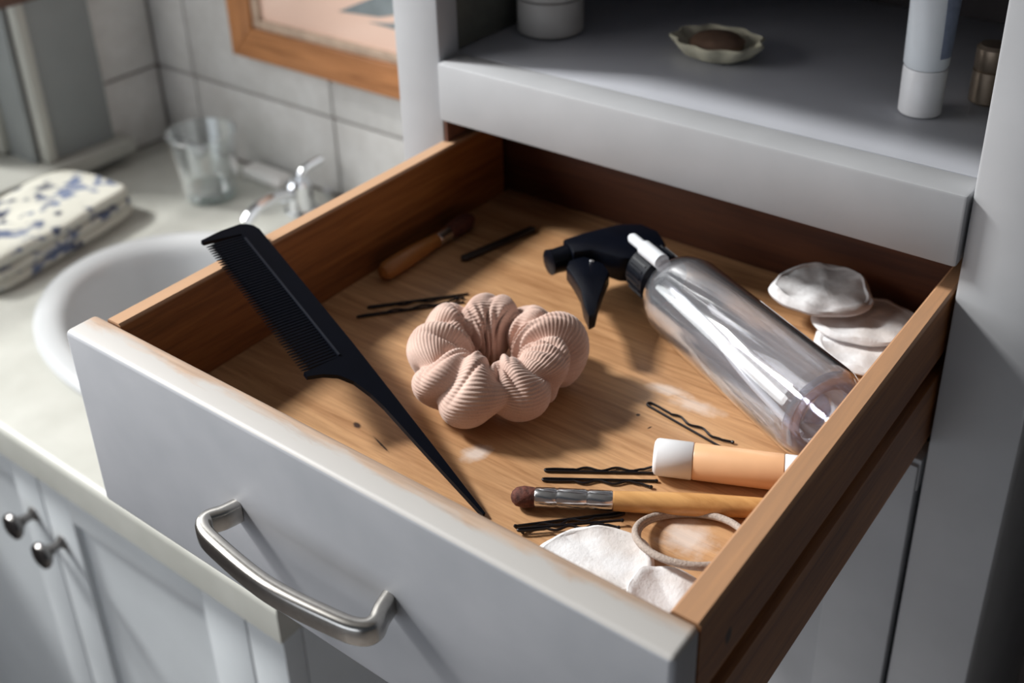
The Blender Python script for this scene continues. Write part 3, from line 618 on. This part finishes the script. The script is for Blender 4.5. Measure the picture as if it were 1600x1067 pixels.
# ================================================================== IN THE DRAWER
# --- scrunchie
def scrunchie():
    NU, NV = 560, 230; cx, cy = 0.1375, -0.1360; R0, r0 = 0.0305, 0.0166
    u = np.linspace(0, 2 * PI, NU, endpoint=False)[:, None]; v = np.linspace(0, 2 * PI, NV, endpoint=False)[None, :]
    rs = np.random.RandomState(11)
    def wrap(x): return (x + PI) % (2 * PI) - PI
    val = np.zeros((NU, NV)); drift = np.zeros((NU, NV))
    us = -0.34 + np.array([0.25, 0.95, 1.62, 2.42, 3.05, 3.85, 4.55, 5.15, 5.75]) + rs.uniform(-0.08, 0.08, 9)
    for q, u0 in enumerate(us):                    # deep folds between the puffs, sweeping round the tube
        sl = rs.uniform(-0.20, 0.26); v0 = rs.uniform(0.6, 1.4)
        d = wrap(u - u0 - sl * np.sin(v - v0) - 0.10 * np.sin(2 * v + q))
        w = 0.115 + 0.05 * rs.rand(); val += (0.36 + 0.10 * rs.rand()) * np.exp(-(np.abs(d) / w) ** 1.5); drift += 0.5 * np.tanh(d / 0.2) * np.exp(-(d / 0.5) ** 2)
    for q in range(34):                            # shorter pleats fanning out of the hole
        u0 = rs.uniform(0, 2 * PI); v0 = rs.uniform(0.9, 3.0); sl = rs.uniform(-0.3, 0.3); vw = rs.uniform(0.45, 0.95)
        d = wrap(u - u0 - sl * (v - v0)); dv = wrap(v - v0); w = rs.uniform(0.035, 0.075)
        val += rs.uniform(0.10, 0.22) * np.exp(-(np.abs(d) / w) ** 1.6) * np.exp(-(dv / vw) ** 2)
    a = 2 * drift; b = 1.5 * val * 3
    outer = 0.5 + 0.5 * np.cos(v); top = np.clip(np.sin(v), 0, 1)
    lob = 0.10 * np.sin(3 * u + 1.0) + 0.07 * np.sin(5 * u + 0.4) + 0.05 * np.sin(4 * u + 2 * v)
    r = r0 * (1.08 + lob - np.clip(val, 0, 0.62) * (0.75 + 0.35 * outer))
    # tight gathers near the hole
    inner = np.clip(-np.cos(v), 0, 1)
    r = r + 0.0010 * inner * np.sin(26 * u + 3 * np.sin(3 * u))
    # ribs run round the ring
    rib = np.sin(52 * v + 2.0 * a + b + 3 * np.sin(u * 2 + 1))
    r = r + 0.00026 * rib
    Rm = R0 + 0.0012 * np.sin(2 * u + 0.5)
    sq = 1.0
    x = (Rm + r * np.cos(v)) * np.cos(u) * 0.97; y = (Rm + r * np.cos(v)) * np.sin(u) * 0.98
    th = 0.64; xr = x * math.cos(th) - y * math.sin(th); yr = x * math.sin(th) + y * math.cos(th)
    z = r * np.sin(v) * sq + 0.0016 * np.sin(3 * u + 1) * (np.sin(v) > 0) * top
    z = z - z.min() + FZ + 0.0004; z = np.maximum(z, FZ + 0.0005)
    P_ = np.stack([xr + cx, yr + cy, z], -1).reshape(-1, 3)
    i = np.arange(NU)[:, None]; j = np.arange(NV)[None, :]; i2 = (i + 1) % NU; j2 = (j + 1) % NV
    Fc = np.stack([i * NV + j, i2 * NV + j, i2 * NV + j2, i * NV + j2], -1).reshape(-1, 4)
    me = bpy.data.meshes.new('hair_scrunchie'); P_ -= np.array([cx, cy, FZ])
    me.from_pydata(P_.tolist(), [], Fc.tolist()); me.materials.append(M['scrunchie'])
    for p in me.polygons: p.use_smooth = True
    o = bpy.data.objects.new('hair_scrunchie', me); COL.objects.link(o); o.location = (cx, cy, FZ)
    tag(o, 'dusty pink ribbed fabric scrunchie lying in the middle of the drawer', 'scrunchie')
scrunchie()

# --- tail comb
T0 = V(0.1935, -0.2115, FZ + 0.0012); Q0 = V(-0.002, -0.1605, 0.0022)
ca = (Q0 - T0).normalized(); cwid = V(0, -1, 0); cwid = (cwid - ca * cwid.dot(ca)).normalized(); cn_ = ca.cross(cwid).normalized()
if cn_.z < 0: cn_ = -cn_
LEN = 0.2265; HW = 0.031
cb = Thing('tail_comb', 'black plastic tail comb resting on the left drawer side, tail on the drawer bottom', 'comb', tuple(T0))
plane = (T0, ca, cwid, cn_)
sT = 0.1125
head = [(LEN - 0.0, 0.008), (LEN - 0.0012, 0.0045), (LEN - 0.004, 0.0015), (LEN - 0.008, 0.0), ]
outl = head + [(0.16, 0.0), (0.12, 0.0), (0.08, 0.0008), (0.04, 0.0018), (0.0, 0.0030), (0.0, 0.0044), (0.04, 0.0072), (0.075, 0.0092), (0.085, 0.0106), (0.096, 0.0136), (0.1030, 0.0182), (0.1070, 0.0245), (0.1092, 0.0322), (sT, 0.0322), (sT + 0.001, 0.0120), (0.15, 0.0110), (0.18, 0.0110), (LEN - 0.008, 0.0110), (LEN - 0.0060, 0.0325), (LEN - 0.0040, 0.0330), (LEN - 0.0010, 0.0200)]
bm = prism(outl, plane, -0.0013, 0.0013)
cb.part('body', bm, M['comb'], smooth=False)
bm = bmesh.new(); prism([(sT + 0.002, 0.0104), (LEN - 0.012, 0.0104), (LEN - 0.012, 0.0114), (sT + 0.002, 0.0114)], plane, 0.0012, 0.0020, bm=bm)
cb.part('spine_ridge', bm, plain('comb_ridge', (0.015, 0.018, 0.028), 0.3), 'thin glossy ridge along the tooth roots', smooth=False)
nt = 52; t0, t1 = sT + 0.0022, LEN - 0.0092
me_t = None
for k in range(nt):
    s = t0 + (t1 - t0) * k / (nt - 1)
    if me_t is None:
        t = bmesh.new(); w0, w1 = 0.0105, 0.0325; a = 0.00072; rr = []
        for w, h in ((w0, 1.0), (w1 - 0.006, 0.9), (w1 - 0.0015, 0.42), (w1, 0.2)):
            rr.append([T0 + ca * (s + q[0] * a * h) + cwid * w + cn_ * (q[1] * 0.0008 * h) for q in ((-1, -1), (1, -1), (1, 1), (-1, 1))])
        grid(t, rr, True, True, True); o = cb.part('tooth', t, M['comb'], smooth=False); me_t = o.data; s_first = s
    else:
        o = bpy.data.objects.new('tooth', me_t); COL.objects.link(o); o.parent = cb.o; o.location = ca * (s - s_first)

# --- spray bottle
RB = 0.0248; ZB = FZ + RB + 0.0004
b0 = V(0.3010, -0.0905, ZB); b1 = V(0.1755, -0.0265, ZB); ba = (b1 - b0).normalized(); LB = (b1 - b0).length
sb = Thing('spray_bottle', 'clear plastic spray bottle with black trigger head lying on its side', 'bottle', (0.225, -0.05, FZ))
# body length: base at b0, shoulder, neck
body = [(0.0035, 0.001), (0.0030, 0.008), (0.0012, 0.0150), (0.0, 0.0185), (0.0008, 0.0215), (0.003, 0.0236), (0.006, RB), (0.118, RB), (0.1235, 0.0236), (0.1285, 0.0220), (0.133, 0.0190), (0.1362, 0.0150), (0.1378, 0.0120), (0.1395, 0.0110), (0.146, 0.0110)]
sb.part('body', lathe(body, b0, ba, 72, False, False), M['bottle'], 'clear plastic bottle body')
inner = [(0.0100, 0.001), (0.0090, 0.009), (0.0060, 0.0150), (0.0045, 0.0185), (0.0060, 0.0212), (0.009, RB - 0.0010), (0.118, RB - 0.0010), (0.128, 0.0212), (0.1355, 0.0142)]
sb.part('inner_wall', lathe(inner, b0, ba, 72, False, False), M['bottle'])
sb.part('base_rim', lathe([(0.0012, 0.0150), (0.0004, 0.0186), (0.0014, 0.0214), (0.0045, 0.0230), (0.0058, 0.0212), (0.0048, 0.0188), (0.0058, 0.0150), (0.0012, 0.0150)], b0, ba, 64, False, False), M['bottle_base'], 'thick moulded ring of the bottle base')
sb.part('punt', lathe([(0.0032, 0.001), (0.0040, 0.006), (0.0075, 0.0085), (0.0120, 0.0070), (0.0135, 0.001)], b0, ba, 40, False, False), M['bottle_base'], 'raised moulding in the middle of the base')
# collar and head: plane through the bottle axis, level with the drawer bottom
pd = V(0, 0, 1); side_d = ba.cross(pd).normalized()
if side_d.dot(V(-1, -1, 0)) < 0: side_d = -side_d                 # towards the nozzle
bm = lathe([(0.1400, 0.0135), (0.1410, 0.0155), (0.1585, 0.0145), (0.1602, 0.0125)], b0, ba, 48)
col = sb.part('collar', bm, M['black'], 'black ribbed screw collar')
me_r = None
for k in range(24):
    a = 2 * PI * k / 24; u = side_d * math.cos(a) + pd * math.sin(a); w = -side_d * math.sin(a) + pd * math.cos(a)
    c = b0 + ba * 0.150 + u * 0.0152; t = bmesh.new()
    prism([(-0.0065, -0.0006), (0.0065, -0.0006), (0.0065, 0.0006), (-0.0065, 0.0006)], (c, ba, w, u), -0.0006, 0.0006, bm=t)
    sb.part('rib', t, M['black'], parent=col, smooth=False)
H0 = b0 + ba * 0.160
def hp(w, x0, x1): pass
pln = (H0, ba, side_d, pd)      # (along axis, towards nozzle)
hd_ = [(0, .0105), (0, -.0115), (.006, -.017), (.020, -.021), (.033, -.017), (.0395, -.004), (.0400, .020), (.0385, .034), (.0220, .036), (.0195, .026), (.012, .020), (.004, .016)]
sb.part('head', prism(hd_, pln, -0.0085, 0.0085, 0.002), M['black'], 'black moulded pump head')
nz0 = H0 + ba * 0.0305 + side_d * 0.0352
sb.part('nozzle', lathe([(0, 0.0060), (0.001, 0.0078), (0.009, 0.0074), (0.0125, 0.0078), (0.0132, 0.0060)], nz0, side_d, 6 * 4), M['black'], 'square-shouldered black nozzle')
tg = [(.020, .040), (.021, .030), (.008, .024), (-.002, .026), (-.013, .036), (-.026, .047), (-.036, .0545), (-.037, .0590), (-.026, .0560), (-.012, .0500), (.004, .0465), (.014, .0450)]
sb.part('trigger', prism(tg, pln, -0.0048, 0.0048, 0.0012), M['black'], 'curved black trigger lever')
pv = H0 + ba * 0.0125 + side_d * 0.029 + pd * 0.0046
sb.part('pivot_pin', lathe([(0, 0.0016), (0.0008, 0.0016), (0.0012, 0.001)], pv, pd, 16), M['ferrule'], 'tiny shiny pivot pin')
cs = b0 + ba * 0.1305 + pd * 0.0200 + side_d * 0.0085
sb.part('inlet_tube', lathe([(0, 0.0040), (0.0004, 0.0046), (0.0185, 0.0046), (0.0190, 0.0034), (0.0195, 0.0032), (0.0310, 0.0032), (0.0332, 0.0020), (0.0336, 0.0005)], cs, ba, 24), M['clearwhite'], 'stepped white plug over the collar')
sb.part('dip_tube', tube(spline([b0 + ba * 0.14, b0 + ba * 0.10 - pd * 0.004, b0 + ba * 0.06 - pd * 0.010 + side_d * 0.004, b0 + ba * 0.012 - pd * 0.017 + side_d * 0.004], 8), 0.0022, 12), M['clearwhite'], 'white dip tube inside the bottle')

# --- lip balm tube
def along(a, z): return V(a[0], a[1], z)
r_ = 0.0088; p0 = V(0.2392, -0.1435, FZ + r_ + 0.0003); p1 = V(0.3030, -0.1150, FZ + r_ + 0.0003); ax = (p1 - p0).normalized()
lb = Thing('lip_balm_tube', 'peach cosmetic tube with a white cap beside the right drawer side', 'tube', (0.27, -0.122, FZ))
lb.part('cap', lathe([(0, 0.0070), (0.0008, 0.0083), (0.002, 0.0088), (0.0178, 0.0088), (0.0183, 0.0084)], p0, ax, 40), M['whiteplastic'], 'white cap')
lb.part('body', lathe([(0.0184, 0.0082), (0.0190, 0.0086), (0.0595, 0.0086), (0.0599, 0.0082)], p0, ax, 40), M['peach'])
lb.part('end_ring', lathe([(0.0600, 0.0082), (0.0605, 0.0086), (0.066, 0.0086), (0.0665, 0.0076)], p0, ax, 40), M['whiteplastic'], 'white twist end')
# --- make-up brush
q0 = V(0.1980, -0.2015, FZ + 0.0056); q1 = V(0.3060, -0.1350, FZ + 0.0052); ax = (q1 - q0).normalized()
mb = Thing('makeup_brush', 'short make-up brush with brown bristles, silver ferrule and orange wooden handle', 'brush', (0.25, -0.162, FZ))
mb.part('bristles', lathe([(0, 0.0006), (0.0006, 0.0024), (0.0025, 0.0042), (0.006, 0.0050), (0.010, 0.0046), (0.0125, 0.0041)], q0, ax, 28), M['bristle'], 'dark brown rounded bristles')
mb.part('ferrule', lathe([(0.0110, 0.0043), (0.0115, 0.0047), (0.020, 0.0048), (0.0205, 0.0045), (0.0215, 0.0045), (0.022, 0.0048), (0.034, 0.0047), (0.0345, 0.0044), (0.0355, 0.0044), (0.036, 0.0047), (0.046, 0.0046), (0.0465, 0.0043)], q0, ax, 32), M['ferrule'], 'crimped silver ferrule')
mb.part('handle', lathe([(0.0466, 0.0040), (0.047, 0.0045), (0.065, 0.0050), (0.085, 0.0052), (0.110, 0.0046), (0.126, 0.0038), (0.128, 0.002)], q0, ax, 32), M['brushwood'])
# --- brush at the back left
s0 = V(0.0140, -0.0900, FZ + 0.0066); s1 = V(0.0145, 0.030, FZ + 0.0066); ax = (s1 - s0).normalized()
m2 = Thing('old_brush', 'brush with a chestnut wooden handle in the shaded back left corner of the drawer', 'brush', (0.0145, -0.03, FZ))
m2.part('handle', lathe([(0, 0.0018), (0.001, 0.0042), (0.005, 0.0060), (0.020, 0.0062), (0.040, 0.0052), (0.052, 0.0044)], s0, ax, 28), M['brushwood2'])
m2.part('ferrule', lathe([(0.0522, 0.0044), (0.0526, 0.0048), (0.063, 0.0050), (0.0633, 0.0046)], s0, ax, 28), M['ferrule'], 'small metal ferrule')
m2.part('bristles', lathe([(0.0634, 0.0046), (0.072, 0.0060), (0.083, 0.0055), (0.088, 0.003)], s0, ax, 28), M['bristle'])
# --- dark flat strip at the back
bm = prism([(0, -0.003), (0.058, -0.003), (0.060, 0), (0.058, 0.003), (0, 0.003), (-0.002, 0)], ((0.0385, -0.0405, FZ + 0.0006), V(0.013, 0.055, 0).normalized(), V(-0.055, 0.013, 0).normalized(), (0, 0, 1)), 0, 0.0022, 0.0004)
single('dark_strip', bm, M['darkstrip'], 'slim dark strip lying in shade towards the drawer back', 'strip', (0.045, -0.012, FZ))

# --- hair tie, leaning on the cotton pads
c = V(0.2790, -0.1800, FZ + 0.0105); n_r = V(-0.16, 0.22, 1.0).normalized(); u = V(1, 0, 0); u = (u - n_r * u.dot(n_r)).normalized(); w = n_r.cross(u)
pts = [c + u * 0.0240 * math.cos(a) + w * 0.0225 * math.sin(a) + n_r * 0.0006 * math.sin(2 * a) for a in [2 * PI * k / 72 for k in range(72)]]
zm = min(p.z for p in pts); pts = [p + V(0, 0, FZ + 0.0023 - zm) for p in pts]
ht = Thing('hair_tie', 'thin taupe elastic hair tie leaning over the cotton pads in the front right corner', 'hair tie', (c.x, c.y, FZ))
ht.part('band', tube(pts, 0.00165, 12, closed=True), M['elastic'])
ht.part('band', tube([p + V(0.0012, 0.0008, -0.0004) + n_r * -0.0008 for p in pts], 0.0011, 10, closed=True), M['elastic'])

# --- cotton pads
def pad(cx, cy, z0, rx, ry, rot, th, seed, tilt=(0, 0), m='pad', label='', loc_label=None, group='cotton pads in the drawer', fold=None):
    rs = random.Random(seed); n = 72; ph = [rs.uniform(0, 6.28) for _ in range(6)]; rings = []
    def rad(a): return 1 + 0.035 * math.sin(2 * a + ph[0]) + 0.03 * math.sin(3 * a + ph[1]) + 0.018 * math.sin(5 * a + ph[2]) + 0.012 * math.sin(9 * a + ph[3])
    prof = [(0.02, -1), (0.5, -1), (0.85, -0.9), (0.97, -0.5), (1.0, 0.0), (0.975, 0.5), (0.93, 0.85), (0.88, 1.0), (0.84, 0.72), (0.6, 1.15), (0.35, 1.1), (0.02, 1.2)]
    for s, t in prof:
        ring = []
        for k in range(n):
            a = 2 * PI * k / n; x = rx * s * rad(a) * math.cos(a); y = ry * s * rad(a) * math.sin(a)
            z = th / 2 * (t + 1)
            if t > 0.6: z += th * 0.42 * mnoise.noise(Vector((x * 95 + ph[4], y * 95 + ph[5], seed)))
            z += tilt[0] * (x + rx) + tilt[1] * (y + ry)
            z += 0.0009 * (1 + math.sin(2 * a + ph[2])) * s * s
            if fold:
                d = x * math.cos(fold[0]) + y * math.sin(fold[0]) - fold[1]
                if d > 0: z += fold[2] * d
            ring.append((cx + x * math.cos(rot) - y * math.sin(rot), cy + x * math.sin(rot) + y * math.cos(rot), z0 + z))
        rings.append(ring)
    bm = grid(bmesh.new(), rings, True, True, True)
    return single('cotton_pad', bm, M[m], label, 'cotton pad', (cx, cy, z0), group)
F0 = FZ + 0.0004
pad(0.2510, -0.2125, F0, 0.0255, 0.0210, 0.5, 0.0036, 1, (0.02, 0.03), 'pad', 'large white cotton pad in the front right corner, nearest the front panel')
pad(0.2945, -0.2180, F0, 0.0185, 0.0250, 1.2, 0.0030, 2, (0.0, 0.10), 'pad', 'folded white cotton pad squeezed beside the hair tie in the front right corner', fold=(2.6, 0.006, 0.35))
pad(0.2850, 0.0080, F0, 0.0290, 0.0270, 0.2, 0.0050, 4, (0, 0), 'pad', 'lowest back cotton pad, mostly hidden beyond the bottle base')
pad(0.2770, 0.0230, F0 + 0.0062, 0.0290, 0.0250, 0.5, 0.0048, 3, (0.0, 0.0), 'pad', 'middle back cotton pad, showing right below the crumpled one')
pad(0.2500, 0.0235, F0 + 0.0125, 0.0290, 0.0240, 0.6, 0.0070, 5, (0.02, 0.06), 'pad_used', 'topmost back cotton pad, grey and crumpled, behind the spray bottle')

# --- bobby pins
PR = 0.00055
def bobby(a, b, label, spread=0.0028, flip=1, seed=0, lift=0.0, group=None):
    a = V(a[0], a[1], 0); b = V(b[0], b[1], 0); d = (b - a); L = d.length; d.normalize(); s = V(-d.y, d.x, 0) * flip
    z = FZ + PR + 0.0003 + lift; base = a + V(0, 0, z)
    l1 = [base + d * (L - L * k / 14) + s * (0.0 + 0.0) for k in range(14)]
    l1 = [p + s * (-spread * 0.5 * (0.55 + 0.45 * ((p - base).dot(d) / L))) for p in l1]
    bend = [base + d * (0.0016 - 0.0016 * math.sin(t)) + s * (-spread * 0.28 * math.cos(t)) for t in [PI * k / 8 for k in range(9)]]
    l2 = []
    for k in range(1, 31):
        q = k / 30; wv = 0.0011 * math.sin(q * PI * 7) * (1 if 0.25 < q < 0.86 else 0.15)
        tip = 0.0022 * max(0, (q - 0.9) / 0.1)
        l2.append(base + d * (0.0016 + (L * 0.95 - 0.0016) * q) + s * (spread * 0.28 + spread * 0.12 * q + wv + tip) + V(0, 0, 0.0002 * q))
    pts = l1 + bend + l2
    t = Thing('bobby_pin', label, 'hair pin', (base.x, base.y, FZ), group)
    t.part('wire', tube(pts, PR, 8, up=(0, 0, 1), flat=1.25), M['pin'])
    for e in (pts[0], pts[-1]):
        t.part('tip', lathe([(-0.0009, 0.0002), (-0.0005, 0.0008), (0.0004, 0.0009), (0.0009, 0.0003)], e, d, 10), M['pin'])
G = 'black bobby pins'
bobby((0.2104, -0.1009), (0.2625, -0.1085), 'black bobby pin lying open by itself just left of the spray bottle', 0.0052, 1, group=G)
bobby((0.1970, -0.1735), (0.2425, -0.1425), 'black bobby pin between scrunchie and make-up brush, the farther of that pair', 0.0026, 1, group=G)
bobby((0.2000, -0.1795), (0.2450, -0.1505), 'black bobby pin right behind the make-up brush ferrule, the nearer of that pair', 0.0026, -1, group=G)
bobby((0.2435, -0.1765), (0.2090, -0.2125), 'black bobby pin in front of the make-up brush, under the crossing one', 0.0024, 1, group=G)
bobby((0.2115, -0.2145), (0.2470, -0.1835), 'black bobby pin crossing over another in front of the make-up brush', 0.0026, -1, lift=0.0017, group=G)
bobby((0.0290, -0.1275), (0.0690, -0.0790), 'black bobby pin left of the scrunchie, nearer the comb', 0.0024, 1, group=G)
bobby((0.0270, -0.1165), (0.0670, -0.0720), 'black bobby pin left of the scrunchie, the one farther from the comb', 0.0024, -1, group=G)
